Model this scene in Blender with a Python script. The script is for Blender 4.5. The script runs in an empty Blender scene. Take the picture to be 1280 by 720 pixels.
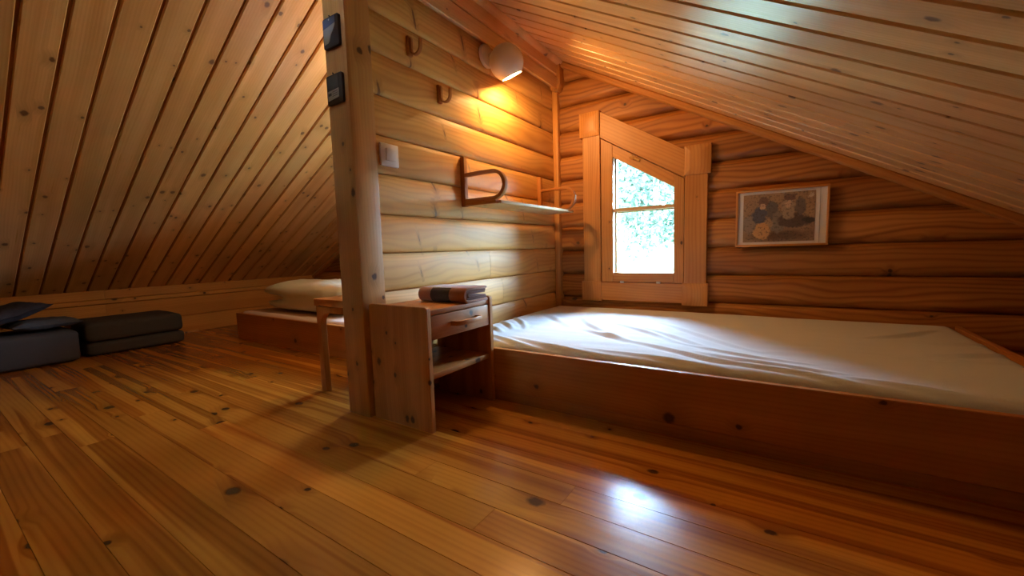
import bpy, bmesh, math, random
from mathutils import Vector, Matrix, noise
random.seed(7)
C = bpy.context.scene.collection
SC = bpy.context.scene

# ------------------------------------------------------------------ camera
cam_d = bpy.data.cameras.new('camera'); cam = bpy.data.objects.new('camera', cam_d); C.objects.link(cam)
cam_d.sensor_width = 36; cam_d.lens = 514.286/1280*36; cam_d.clip_start = .02
RT = Vector((0.834485, 0.550210, -0.030063)); DN = Vector((0.026400, -0.094416, -0.995183)); FW = Vector((-0.550398, 0.829672, -0.093314))
cm = Matrix((( RT.x, -DN.x, -FW.x, 0), (RT.y, -DN.y, -FW.y, 0), (RT.z, -DN.z, -FW.z, .68), (0, 0, 0, 1)))
cam.matrix_world = cm
SC.camera = cam
# ------------------------------------------------------------------ world, exposure
wd = bpy.data.worlds.new('sky'); SC.world = wd; wd.use_nodes = True
bg = wd.node_tree.nodes['Background']; bg.inputs[0].default_value = (.50, .74, 1, 1); bg.inputs[1].default_value = 125
SC.view_settings.view_transform = 'Standard'; SC.view_settings.look = 'None'; SC.view_settings.gamma = 1
SC.view_settings.exposure = 0.27; SC.view_settings.use_curve_mapping = False
SC.cycles.use_denoising = True; SC.cycles.max_bounces = 10; SC.cycles.diffuse_bounces = 6; SC.cycles.transparent_max_bounces = 12
SC.cycles.caustics_reflective = False; SC.cycles.caustics_refractive = False; SC.cycles.sample_clamp_indirect = 6
LAMP_COL = (1.0, .55, .20); LAMP_COL2 = (1.0, .74, .44)
LAMP_R = 24.0      # watts, lamp over the big bed
LAMP_L = 29.0      # watts, lamp in the left room

# ------------------------------------------------------------------ constants (metres; camera stands at x=y=0)
XR, ZR = -1.49, 2.07            # ridge
SR, SL = .555, .518             # slopes
XP = -1.421                     # partition face
GY = 2.80                       # gable seam plane
KL = -4.627                     # knee wall left
KRX = 1.62                      # knee wall right
YB = -1.6                       # wall behind the camera
def zc(x): return ZR - SR*(x-XR) if x >= XR else ZR - SL*(XR-x)
def xc(z, left=False): return XR-(ZR-z)/SL if left else XR+(ZR-z)/SR

# ------------------------------------------------------------------ node helpers
class NT:
    def __init__(s, name):
        s.m = bpy.data.materials.new(name); s.m.use_nodes = True; s.t = s.m.node_tree
        s.b = s.t.nodes['Principled BSDF']
    def n(s, typ, **kw):
        x = s.t.nodes.new(typ)
        for k, v in kw.items(): setattr(x, k, v)
        return x
    def put(s, sock, v):
        if hasattr(v, 'default_value') or hasattr(v, 'is_output'): s.t.links.new(v, sock)
        else: sock.default_value = v
    def ma(s, op, a, b=None, c=None):
        x = s.n('ShaderNodeMath', operation=op)
        s.put(x.inputs[0], a)
        if b is not None: s.put(x.inputs[1], b)
        if c is not None: s.put(x.inputs[2], c)
        return x.outputs[0]
    def vec(s, x, y, z=0.0):
        c = s.n('ShaderNodeCombineXYZ'); s.put(c.inputs[0], x); s.put(c.inputs[1], y); s.put(c.inputs[2], z); return c.outputs[0]
    def mix(s, f, a, b, mode='MIX'):
        x = s.n('ShaderNodeMix', data_type='RGBA', blend_type=mode)
        s.put(x.inputs[0], f); s.put(x.inputs[6], a if not isinstance(a, tuple) else (*a[:3], 1)); s.put(x.inputs[7], b if not isinstance(b, tuple) else (*b[:3], 1))
        return x.outputs[2]
    def step(s, v, lo, hi):
        x = s.n('ShaderNodeMapRange', interpolation_type='SMOOTHSTEP')
        s.put(x.inputs[0], v); s.put(x.inputs[1], lo); s.put(x.inputs[2], hi); return x.outputs[0]
    def noise(s, v, scale, detail=2, rough=.5, dim='3D'):
        x = s.n('ShaderNodeTexNoise', noise_dimensions=dim); s.put(x.inputs['Vector'], v); x.inputs['Scale'].default_value = scale
        x.inputs['Detail'].default_value = detail; x.inputs['Roughness'].default_value = rough; return x.outputs[0]
    def bump(s, h, strength, dist=.01):
        x = s.n('ShaderNodeBump'); x.inputs['Strength'].default_value = strength; x.inputs['Distance'].default_value = dist
        s.put(x.inputs['Height'], h); s.t.links.new(x.outputs[0], s.b.inputs['Normal'])

def wood(name, light, dark, rough=.4, spec=.5, coat=0.0, tone=.25, knot=.45, ksize=1.0, cell=(.34, .1), strip=.5, bump=.08, ring=85, warp=.05, rw=.20, wl=.7, kv3=(.72, 1, 0), kcol=(.035, .013, .006), warmth=1.0, split=(.38, .62), bl=.5):
    """pine: streaks along the grain, cathedral figure, knots; every piece differs"""
    t = NT(name); ring_f = ring
    a = t.n('ShaderNodeAttribute', attribute_name='gr')
    sx = t.n('ShaderNodeSeparateXYZ'); t.t.links.new(a.outputs['Vector'], sx.inputs[0])
    oi = t.n('ShaderNodeObjectInfo'); rnd = oi.outputs['Random']
    al = t.ma('ADD', sx.outputs[0], t.ma('MULTIPLY', rnd, 31.7))
    w0 = t.ma('ADD', sx.outputs[1], t.ma('MULTIPLY', sx.outputs[2], .8))
    w = t.ma('ADD', w0, t.ma('MULTIPLY', rnd, 17.3))
    kv = t.vec(t.ma('MULTIPLY', al, 1/cell[0]), t.ma('MULTIPLY', w, 1/cell[1]))
    vo = t.n('ShaderNodeTexVoronoi', voronoi_dimensions='2D'); vo.inputs['Scale'].default_value = 1; t.t.links.new(kv, vo.inputs['Vector'])
    df = t.n('ShaderNodeVectorMath', operation='SUBTRACT'); t.t.links.new(kv, df.inputs[0]); t.t.links.new(vo.outputs['Position'], df.inputs[1])
    ds = t.n('ShaderNodeVectorMath', operation='MULTIPLY'); t.t.links.new(df.outputs[0], ds.inputs[0]); ds.inputs[1].default_value = (cell[0], cell[1], 0)
    dx = t.n('ShaderNodeSeparateXYZ'); t.t.links.new(ds.outputs[0], dx.inputs[0])
    dv = t.vec(t.ma('MULTIPLY', t.ma('MULTIPLY_ADD', dx.outputs[1], kv3[2], dx.outputs[0]), kv3[0]), t.ma('MULTIPLY', dx.outputs[1], kv3[1]))
    dl = t.n('ShaderNodeVectorMath', operation='LENGTH'); t.t.links.new(dv, dl.inputs[0]); d0 = dl.outputs['Value']
    wob = t.noise(t.vec(al, w), 60, 2, .5, '2D')
    d = t.ma('MULTIPLY_ADD', t.ma('SUBTRACT', wob, .5), .008, d0)
    cs = t.n('ShaderNodeSeparateColor'); t.t.links.new(vo.outputs['Color'], cs.inputs[0])
    on = t.ma('LESS_THAN', cs.outputs[1], knot)
    rk = t.ma('MULTIPLY_ADD', t.ma('MULTIPLY', cs.outputs[0], cs.outputs[0]), .0095*ksize, .0035*ksize)
    kn = t.ma('MULTIPLY', t.ma('SUBTRACT', 1.0, t.step(d, t.ma('MULTIPLY', rk, .55), t.ma('MULTIPLY', rk, 1.15))), on)
    halo = t.ma('MULTIPLY', t.ma('SUBTRACT', 1.0, t.step(d0, rk, t.ma('MULTIPLY', rk, 4.5))), on)
    # grain
    ln = t.noise(t.vec(t.ma('MULTIPLY', al, wl), t.ma('MULTIPLY', w, 5.0)), 1, 2, .5, '2D')
    gw = t.ma('ADD', t.ma('MULTIPLY_ADD', ln, warp, w), t.ma('MULTIPLY', halo, .016))
    ring = t.ma('MULTIPLY_ADD', t.ma('SINE', t.ma('MULTIPLY', gw, 2*math.pi*ring_f)), .5, .5)
    fine = t.noise(t.vec(t.ma('MULTIPLY', al, 2.0), t.ma('MULTIPLY', gw, 150.0)), 1, 3, .6, '2D')
    broad = t.noise(t.vec(t.ma('MULTIPLY', al, bl), t.ma('MULTIPLY', gw, 14.0)), 1, 2, .5, '2D')
    patch = t.noise(t.vec(al, w), 2.2, 2, .5, '2D')
    g = t.ma('ADD', t.ma('MULTIPLY', t.ma('MULTIPLY', ring, ring), rw), t.ma('ADD', t.ma('MULTIPLY', fine, .30), t.ma('MULTIPLY', t.step(broad, split[0], split[1]), strip)))
    g = t.ma('MULTIPLY', g, 1/(.5+strip))
    col = t.mix(g, light, dark)
    # per piece tone
    tn = t.ma('MULTIPLY_ADD', t.ma('FRACT', t.ma('MULTIPLY', rnd, 7.77)), tone*2, 1-tone)
    tn = t.ma('MULTIPLY', tn, t.ma('MULTIPLY_ADD', patch, .4, .8))
    warm = t.ma('MULTIPLY', t.ma('FRACT', t.ma('MULTIPLY', rnd, 3.31)), min(.5, tone*1.6)*warmth)
    col = t.mix(warm, col, tuple(dark[i]*(1.15, .95, .8)[i] for i in range(3)))
    col = t.mix(1.0, col, t.vec(tn, tn, tn), 'MULTIPLY')
    col = t.mix(t.ma('MULTIPLY', halo, .45), col, tuple(dark[i]*.75 for i in range(3)))
    col = t.mix(t.ma('MULTIPLY', kn, .9), col, kcol)
    t.put(t.b.inputs['Base Color'], col)
    t.put(t.b.inputs['Roughness'], t.ma('MULTIPLY_ADD', fine, .16, rough-.08))
    t.b.inputs['Specular IOR Level'].default_value = spec
    t.b.inputs['Coat Weight'].default_value = coat; t.b.inputs['Coat Roughness'].default_value = .2
    t.bump(t.ma('ADD', t.ma('MULTIPLY', ring, .3), t.ma('SUBTRACT', fine, kn)), bump, .004)
    return t.m

def plain(name, col, rough=.5, spec=.5, metal=0, var=0.0, scale=30, bump=0.0, sheen=0.0):
    t = NT(name); t.b.inputs['Roughness'].default_value = rough; t.b.inputs['Specular IOR Level'].default_value = spec; t.b.inputs['Metallic'].default_value = metal
    tc = t.n('ShaderNodeTexCoord'); nz = t.noise(tc.outputs['Object'], scale, 4, .6)
    t.put(t.b.inputs['Base Color'], t.mix(nz, tuple(c*(1-var) for c in col), tuple(min(1, c*(1+var)) for c in col)))
    if bump: t.bump(nz, bump, .003)
    if sheen: t.b.inputs['Sheen Weight'].default_value = sheen
    return t.m

def emis(name, col, strength):
    t = NT(name); t.b.inputs['Emission Color'].default_value = (*col, 1); t.b.inputs['Emission Strength'].default_value = strength
    t.b.inputs['Base Color'].default_value = (.8, .8, .8, 1); return t.m

M = {}
M['ceil'] = wood('pine_ceiling', (.80, .54, .25), (.60, .345, .125), rough=.31, spec=1.0, tone=.14, knot=.5, ksize=1.25, cell=(.3, .055), strip=.45, kcol=(.10, .045, .02), warmth=.6)
M['ceilback'] = wood('pine_groove', (.36, .16, .045), (.26, .10, .025), rough=.5, spec=.3, tone=.05)
M['log'] = wood('pine_log', (.50, .215, .052), (.24, .083, .017), rough=.52, spec=.35, tone=.12, knot=.4, ksize=1.4, cell=(.45, .14), strip=.3, ring=42, warp=.12, rw=.42, wl=1.2)
M['panel'] = wood('pine_wall_log', (.74, .415, .125), (.50, .24, .058), rough=.5, spec=.35, tone=.10, knot=.5, ksize=1.5, cell=(.36, .10), strip=.35, ring=45, warp=.14, rw=.3, wl=1.1, kv3=(1.9, .42, .35), kcol=(.16, .07, .025))
M['trim'] = wood('pine_trim', (.58, .28, .075), (.40, .16, .036), rough=.45, spec=.4, tone=.08, knot=.25, ksize=.8, strip=.3, rw=.3, ring=60, warp=.08)
M['floor'] = wood('varnished_floor', (.58, .235, .026), (.28, .082, .008), rough=.22, spec=.45, coat=0, tone=.24, knot=.42, ksize=1.7, cell=(.42, .085), strip=1.0, bump=.02, ring=55, warp=.035, rw=.3, wl=.8, split=(.47, .54), bl=.22)
M['furn'] = wood('pine_furniture', (.58, .255, .072), (.36, .13, .03), rough=.42, spec=.4, tone=.08, knot=.55, ksize=1.25, cell=(.2, .045), strip=.9)
M['bed'] = wood('pine_bed', (.52, .22, .058), (.36, .13, .03), rough=.45, spec=.35, tone=.06, knot=.4, ksize=1.5, cell=(.4, .1), strip=.3)
M['knee'] = wood('pine_knee', (.66, .34, .085), (.47, .20, .042), rough=.45, spec=.35, tone=.1, knot=.4, ksize=1.4, cell=(.4, .1), strip=.35)
M['post'] = wood('pine_post', (.56, .28, .085), (.38, .165, .042), rough=.45, spec=.35, tone=.05, knot=.5, ksize=1.2, cell=(.3, .055), strip=.55)
M['bent'] = wood('bent_wood', (.44, .18, .045), (.32, .12, .028), rough=.6, spec=.25, tone=.1, knot=0, strip=.4)
M['pale'] = wood('pale_shelf', (.60, .41, .19), (.50, .31, .125), rough=.6, spec=.25, tone=.05, knot=.2, strip=.3)
M['white'] = plain('white_plastic', (.78, .76, .72), .35)
M['enamel'] = plain('white_enamel', (.74, .72, .69), .35, var=.02)
M['black'] = plain('black_card', (.012, .012, .014), .45)
M['sheet'] = plain('bed_sheet', (.62, .665, .735), .85, .2, var=.04, scale=220, bump=.15)
M['pink'] = plain('pink_sheet', (.68, .52, .47), .8, .2, var=.04, scale=200, bump=.15)
M['duvet'] = plain('duvet_cotton', (.66, .63, .52), .85, .2, var=.04, scale=160, bump=.2)
M['grey'] = plain('charcoal_upholstery', (.060, .056, .058), .9, .25, var=.25, scale=400, bump=.5)
M['cush'] = plain('patterned_cushion_cloth', (.040, .036, .042), .9, .2, var=.7, scale=26, bump=.2)
M['cush2'] = plain('grey_cushion_cloth', (.10, .10, .115), .9, .2, var=.5, scale=30, bump=.2)
M['blanket'] = plain('brown_fleece', (.34, .15, .085), .92, .15, var=.2, scale=220, bump=.5, sheen=.3)
M['blanketin'] = plain('brown_fleece_inside', (.20, .11, .095), .95, .1, var=.3, scale=180, bump=.5)
M['band'] = plain('dark_band', (.05, .03, .02), .8)
M['print'] = plain('pale_print', (.62, .50, .36), .8)
M['brass'] = plain('brass', (.75, .55, .25), .3, metal=1)
M['steel'] = plain('steel', (.75, .74, .72), .3, metal=1)
M['paper'] = plain('mount_paper', (.62, .60, .56), .7, var=.03)
M['blue'] = plain('blue_ink', (.07, .10, .18), .5)
M['greypaper'] = plain('grey_paper', (.34, .31, .28), .6, var=.1, scale=40)
M['dkgrey'] = plain('dark_grey_ink', (.05, .055, .055), .6)
M['bulb'] = emis('bulb_glow', (1, .72, .42), 22)
M['leaf'] = plain('leaf_green', (.020, .040, .020), .6, var=.6, scale=1.2)
M['leaf2'] = plain('leaf_blue_green', (.015, .036, .026), .6, var=.6, scale=1.0)
M['bark'] = plain('tree_bark', (.2, .16, .12), .9, var=.4, scale=8)
M['grass'] = plain('meadow_grass', (.21, .26, .18), .9, var=.35, scale=2.5)  # brightened so the slope reflects more daylight up to the ceiling
def glass_mat():
    t = NT('window_glass'); tr = t.n('ShaderNodeBsdfTransparent'); tr.inputs[0].default_value = (.95, .97, .97, 1)
    gl = t.n('ShaderNodeBsdfGlossy'); gl.inputs['Roughness'].default_value = .02
    fr = t.n('ShaderNodeFresnel'); fr.inputs[0].default_value = 1.45
    mx = t.n('ShaderNodeMixShader'); t.t.links.new(fr.outputs[0], mx.inputs[0]); t.t.links.new(tr.outputs[0], mx.inputs[1]); t.t.links.new(gl.outputs[0], mx.inputs[2])
    t.t.links.new(mx.outputs[0], t.t.nodes['Material Output'].inputs[0]); return t.m
M['glass'] = glass_mat()

# ------------------------------------------------------------------ mesh helpers
WORLD = {}       # world origin of each object
def basis(g):
    g = Vector(g).normalized(); a = Vector((0, 0, 1)) if abs(g.z) < .7 else Vector((0, 1, 0))
    b = a.cross(g).normalized(); return g, b, g.cross(b)
def mk(name, verts, faces, mat, parent=None, grain=(1, 0, 0), smooth=None, bevel=0, seg=1, mats=None, fmat=None, sub=0):
    vs = [Vector(v) for v in verts]
    lo = Vector((min(v.x for v in vs), min(v.y for v in vs), min(v.z for v in vs))); hi = Vector((max(v.x for v in vs), max(v.y for v in vs), max(v.z for v in vs)))
    org = Vector(((lo.x+hi.x)/2, (lo.y+hi.y)/2, lo.z))
    bm = bmesh.new(); bv = [bm.verts.new(v-org) for v in vs]
    for i, f in enumerate(faces):
        try:
            bf = bm.faces.new([bv[k] for k in f])
            if fmat: bf.material_index = fmat[i]
        except ValueError: pass
    bmesh.ops.recalc_face_normals(bm, faces=bm.faces)
    if bevel: bmesh.ops.bevel(bm, geom=[e for e in bm.edges if len(e.link_faces) == 2 and e.calc_face_angle(0) > .6], offset=bevel, segments=seg, affect='EDGES', profile=.5, clamp_overlap=True)
    me = bpy.data.meshes.new(name); bm.to_mesh(me); bm.free()
    g, b, c = basis(grain); off = Vector((random.uniform(0, 40), random.uniform(0, 20), random.uniform(0, 20)))
    at = me.attributes.new('gr', 'FLOAT_VECTOR', 'POINT'); buf = []
    for v in me.vertices: buf += [v.co.dot(g)+off.x, v.co.dot(b)+off.y, v.co.dot(c)+off.z]
    at.data.foreach_set('vector', buf)
    for m in (mats or [mat]): me.materials.append(M[m])
    if smooth is not None:
        for p in me.polygons: p.use_smooth = True
        me.set_sharp_from_angle(angle=math.radians(smooth))
    o = bpy.data.objects.new(name, me); C.objects.link(o)
    if parent is not None: o.parent = parent; o.location = org - WORLD[parent.name]
    else: o.location = org
    WORLD[o.name] = org
    if sub:
        s_ = o.modifiers.new('smooth', 'SUBSURF'); s_.levels = sub; s_.render_levels = sub
    return o
def boxvf(lo, hi):
    x0, y0, z0 = lo; x1, y1, z1 = hi
    v = [(x0, y0, z0), (x1, y0, z0), (x1, y1, z0), (x0, y1, z0), (x0, y0, z1), (x1, y0, z1), (x1, y1, z1), (x0, y1, z1)]
    return v, [(0, 3, 2, 1), (4, 5, 6, 7), (0, 1, 5, 4), (1, 2, 6, 5), (2, 3, 7, 6), (3, 0, 4, 7)]
def box(name, lo, hi, mat, parent=None, grain=(1, 0, 0), bevel=.003, seg=2):
    v, f = boxvf(lo, hi); return mk(name, v, f, mat, parent, grain, 40, bevel, seg)
def extr(name, prof, O, U, V, W, w0, w1, mat, parent=None, grain=None, smooth=40, bevel=0, seg=1):
    """profile points (u,v) swept along W from w0 to w1 (numbers or functions of the world point)"""
    O, U, V, W = Vector(O), Vector(U), Vector(V), Vector(W); n = len(prof); vs = []
    for e in (w0, w1):
        for u, v in prof:
            p = O+U*u+V*v; vs.append(p+W*(e(p) if callable(e) else e))
    fs = [(i, (i+1) % n, n+(i+1) % n, n+i) for i in range(n)] + [tuple(range(n-1, -1, -1)), tuple(range(n, 2*n))]
    return mk(name, vs, fs, mat, parent, grain or W, smooth, bevel, seg)
def tubevf(path, r, n=10, closed=False, flat=None):
    vs, fs = [], []; P = [Vector(p) for p in path]; m = len(P)
    ref = None
    for i, p in enumerate(P):
        a = P[(i-1) % m] if (closed or i > 0) else p; b = P[(i+1) % m] if (closed or i < m-1) else p
        t = (b-a).normalized()
        if ref is None: ref = Vector((0, 1, 0)) if abs(t.y) < .9 else Vector((1, 0, 0))
        s = t.cross(ref).normalized(); q = s.cross(t)
        rr = r[i] if isinstance(r, (list, tuple)) else r
        for k in range(n):
            an = 2*math.pi*k/n; vs.append(p+s*math.cos(an)*rr+q*math.sin(an)*rr*(flat or 1))
    for i in range(m if closed else m-1):
        for k in range(n):
            a, b = i*n+k, i*n+(k+1) % n; j = ((i+1) % m)*n
            fs.append((a, b, j+(k+1) % n, j+k))
    if not closed: fs += [tuple(range(n-1, -1, -1)), tuple(range((m-1)*n, m*n))]
    return vs, fs
def strip_sweep(path, th, wid, widax):
    """rectangular strip swept along path; wid along widax, thickness th in the path's plane"""
    vs, fs = [], []; P = [Vector(p) for p in path]; m = len(P); wa = Vector(widax)
    for i, p in enumerate(P):
        t = (P[min(i+1, m-1)]-P[max(i-1, 0)]).normalized(); s = t.cross(wa).normalized()
        for a, b in ((-1, -1), (1, -1), (1, 1), (-1, 1)): vs.append(p+s*a*th/2+wa*b*wid/2)
    for i in range(m-1):
        for k in range(4): fs.append((i*4+k, i*4+(k+1) % 4, i*4+4+(k+1) % 4, i*4+4+k))
    fs += [(3, 2, 1, 0), tuple(range(m*4-4, m*4))]
    return vs, fs
def lathe(prof, O, A, n=28, close=True):
    """(r, h) profile turned round axis A through O"""
    A, b, c = basis(A); vs, fs = [], []; O = Vector(O)
    for r, hh in prof:
        for k in range(n):
            an = 2*math.pi*k/n; vs.append(O+A*hh+(b*math.cos(an)+c*math.sin(an))*r)
    m = len(prof)
    for i in range(m-1):
        for k in range(n): fs.append((i*n+k, i*n+(k+1) % n, (i+1)*n+(k+1) % n, (i+1)*n+k))
    if close: fs += [tuple(range(n-1, -1, -1)), tuple(range((m-1)*n, m*n))]
    return vs, fs
def empty(name, loc, label, cat, group=None):
    o = bpy.data.objects.new(name, None); C.objects.link(o); o.location = loc; o.empty_display_size = .05
    WORLD[o.name] = Vector(loc); tag(o, label, cat, group); return o
def tag(o, label, cat, group=None):
    o['label'] = label; o['category'] = cat
    if group: o['group'] = group
    return o
def struct(o): o['kind'] = 'structure'; return o
def rot(o, p, ax, ang): pass

# ================================================================== THE SHELL
# floor: sub-floor slab and planks running across the room
fl = struct(box('floor', (KL-.15, YB-.1, -.09), (KRX+.15, GY+.14, -.02), 'floor', bevel=0))
edges = [1.225-.1*k for k in range(0, 29)][::-1] + [1.347, 1.469] + [1.569+.1*k for k in range(12)]
edges = [e for e in edges if YB-.05 < e < GY+.02]
for i in range(len(edges)-1):
    y0, y1 = edges[i], edges[i+1]; xs = [KL]
    x = KL+random.uniform(.4, 2.4)
    if abs(y1-1.025) < .01: xs += [-3.0, -.48]
    elif abs(y1-1.125) < .01: xs += [-2.5]
    else:
        while x < KRX-.3: xs.append(x); x += random.uniform(1.7, 3.2)
    xs.append(KRX)
    for a, b in zip(xs, xs[1:]):
        g = .0004
        extr('floor_plank', [(y0+g, -.02), (y1-g, -.02), (y1-g, -.0006), (y1-g-.0007, 0), (y0+g+.0007, 0), (y0+g, -.0006)], (0, 0, 0), (0, 1, 0), (0, 0, 1), (1, 0, 0), a+g, b-g, 'floor', fl)

# ceiling: backing slab with raised boards running down each slope
def ceiling(name, sgn):
    sl = SR if sgn > 0 else SL; xe = KRX+.14 if sgn > 0 else KL-.14
    D = Vector((sgn, 0, -sl)).normalized(); N = Vector((-sgn*sl, 0, -1)).normalized()      # N points into the room
    if sgn < 0: N = Vector((sl, 0, -1)).normalized()
    L = abs(xe-XR)/abs(D.x); O = Vector((XR, 0, ZR))
    back = extr(name, [(0, .012), (0, .16), (L, .16), (L, .012)], O, D, -N, (0, 1, 0), YB-.1, GY+.16, 'ceilback', grain=D, smooth=None)
    struct(back); ph = 1.123 if sgn > 0 else .352; pit = .125
    k = math.ceil((YB-ph)/pit)
    while ph+pit*k < GY:
        y0 = ph+pit*k; y1 = y0+pit; gp = .0068 if sgn > 0 else .0058
        y1 = min(y1, GY+.012); a, b = y0+gp, y1-gp
        if b-a > .02:
            extr('ceiling_board', [(a, .013), (a+.0005, .004), (a+.004, 0), (b-.004, 0), (b-.0005, .004), (b, .013)], O, (0, 1, 0), -N, D, .004, L, 'ceil', back, grain=D)
        k += 1
ceiling('ceiling_right', 1); ceiling('ceiling_left', -1)

# gable wall of round logs with a window on each side of the partition
wb = struct(box('wall_back', (KL-.1, GY+.12, -.09), (-2.9, GY+.15, .30), 'log', bevel=0))
SEAM = [-.02, .146, .317, .487, .658, .829, 1.0, 1.166, 1.336, 1.511, 1.69, 1.86, 2.03]
def mir(x): return 2*XR-x
def top_mid(z): return -1.065+(1.5-z)/.61
for i in range(len(SEAM)-1):
    z0, z1 = SEAM[i], SEAM[i+1]; h = z1-z0; prof = []
    nseg = 9
    for k in range(nseg+1):
        s = -1+2*k/nseg
        prof.append((z0+h*(k/nseg), -.027*max(0, 1-abs(s)**4.5)**.6))     # v: towards the room
    prof += [(z1, .14), (z0, .14)]
    def seg(a, b, nm='log'): extr('log', prof, (0, GY, 0), (0, 0, 1), (0, 1, 0), (1, 0, 0), a, b, 'log', wb, smooth=60)
    rend = lambda p: min(KRX+.02, xc(p.z)+.06)
    lend = lambda p: max(KL-.05, xc(p.z, True)-.06)
    if z0 > 1.95:
        seg(lambda p: min(lend(p), XR-.05), lambda p: max(rend(p), XR+.05)); continue
    for side in (1, -1):
        f = (lambda fn: (lambda p: fn(p))) if side > 0 else (lambda fn: (lambda p: mir(fn(p))))
        end = rend if side > 0 else (lambda p: mir(lend(p)))
        st = lambda p: -1.49
        if z0 > 1.5 or z1 < .33: pieces = [(st, end)]
        else: pieces = [(st, lambda p: -1.13), (lambda p: max(-1.13, min(-.46, top_mid(p.z))) if p.z > 1.05 else -.46, end)]
        for a, b in pieces:
            if side > 0: seg(a, b)
            else: seg(f(b), f(a))

# ---------------- windows
def window(num, mirrored):
    mx = (lambda x: mir(x)) if mirrored else (lambda x: x)
    w = bpy.data.objects.new('window_%d' % num, None); C.objects.link(w); w.location = (mx(-.795), GY, .3); WORLD[w.name] = Vector(w.location); struct(w)
    def poly(name, pts, y0, y1, mat='trim', grain=(1, 0, 0), bevel=.002, par=w):
        return extr(name, [(mx(x), z) for x, z in pts], (0, 0, 0), (1, 0, 0), (0, 0, 1), (0, 1, 0), y0, y1, mat, par, grain=grain, bevel=bevel)
    Y0, Y1 = GY-.052, GY-.02
    sl = (1.586-1.261)/(1.061-.526)
    gs = (1, 0, sl if mirrored else -sl)
    poly('casing_board', [(-1.197, .43), (-1.072, .43), (-1.072, 1.46), (-1.197, 1.46)], Y0, Y1, grain=(0, 0, 1))
    poly('casing_board', [(-.526, .43), (-.398, .43), (-.394, 1.12), (-.522, 1.12)], Y0, Y1, grain=(0, 0, 1))
    poly('casing_board', [(-1.069, 1.418), (-.524, 1.087), (-.526, 1.258), (-1.066, 1.588)], Y0-.004, Y1, grain=gs)
    poly('casing_board', [(-1.07, .309), (-.53, .307), (-.53, .43), (-1.07, .433)], Y0, Y1)
    for (x0, x1, z0, z1) in ((-1.217, -1.072, 1.436, 1.60), (-1.213, -1.068, .300, .438), (-.526, -.377, 1.10, 1.275), (-.535, -.386, .295, .436)):
        v, f = boxvf((mx(x0) if not mirrored else mx(x1), Y0-.006, z0), (mx(x1) if not mirrored else mx(x0), Y1, z1))
        X0, X1 = sorted((mx(x0), mx(x1))); b = .04
        v += [(X0+b, Y0-.018, z0+b), (X1-b, Y0-.018, z0+b), (X1-b, Y0-.018, z1-b), (X0+b, Y0-.018, z1-b)]
        f = [q for q in f if q != (0, 1, 5, 4)] + [(0, 1, 9, 8), (1, 5, 10, 9), (5, 4, 11, 10), (4, 0, 8, 11), (8, 9, 10, 11)]
        mk('corner_block', v, f, 'trim', w, (0, 0, 1), 20)
    # jamb lining through the wall
    J0, J1 = GY-.03, GY+.19
    poly('jamb', [(-1.13, .40), (-1.068, .40), (-1.068, 1.48), (-1.13, 1.51)], J0, J1, grain=(0, 0, 1), bevel=0)
    poly('jamb', [(-.527, .40), (-.455, .40), (-.455, 1.12), (-.527, 1.10)], J0, J1, grain=(0, 0, 1), bevel=0)
    poly('jamb', [(-1.13, 1.455), (-.455, 1.04), (-.455, 1.12), (-1.13, 1.54)], J0, J1, grain=gs, bevel=0)
    poly('jamb', [(-1.13, .36), (-.455, .36), (-.455, .434), (-1.13, .434)], J0, J1, bevel=0)
    def zt(x, d): return 1.418-(x+1.069)*.607-d
    def sash(ya, yb, mat, l, r, bt, tp, mun, name):
        # l,r: stile inner edges ; bt: rail top ; tp: drop of the top rail
        poly(name+'_stile', [(-1.067, .436), (l, .436), (l, zt(l, .004)), (-1.067, zt(-1.067, .004))], ya, yb, mat, (0, 0, 1))
        poly(name+'_stile', [(r, .436), (-.528, .436), (-.528, zt(-.528, .004)), (r, zt(r, .004))], ya, yb, mat, (0, 0, 1))
        poly(name+'_rail', [(l, .437), (r, .437), (r, bt), (l, bt)], ya+.001, yb, mat)
        poly(name+'_rail', [(l, zt(l, tp)), (r, zt(r, tp)), (r, zt(r, .005)), (l, zt(l, .005))], ya+.001, yb, mat, gs)
        poly(name+'_muntin', [(l, mun-.011), (r, mun-.011), (r, mun+.011), (l, mun+.011)], ya+.012, yb-.004, 'pale')
        yg = (ya+yb)/2+.012
        poly(name+'_pane', [(l-.004, bt-.004), (r+.004, bt-.004), (r+.004, mun), (l-.004, mun)], yg, yg+.003, 'glass', bevel=0)
        poly(name+'_pane', [(l-.004, mun), (r+.004, mun), (r+.004, zt(r, tp)+.004), (l-.004, zt(l, tp)+.004)], yg, yg+.003, 'glass', bevel=0)
    sash(GY-.045, GY+.0, 'trim', -.985, -.588, .498, .088, .925, 'sash')
    sash(GY+.07, GY+.11, 'pale', -1.0, -.575, .488, .075, .925, 'outer_sash')
    # turn latch on the sloping rail and two stay buttons on the bottom rail
    if not mirrored:
        v, f = tubevf([(-.845, GY-.052, 1.256), (-.80, GY-.052, 1.229)], .008, 8); mk('latch', v, f, 'brass', w, smooth=40)
        v, f = tubevf([(-.858, GY-.058, 1.262), (-.838, GY-.058, 1.25)], .012, 8); mk('latch_knob', v, f, 'brass', w, smooth=40)
        for xx in (-.92, -.68): box('stay_button', (xx-.013, GY-.058, .430), (xx+.013, GY-.046, .444), 'steel', w, bevel=.003)
    return w
window(1, False); window(2, True)
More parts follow.
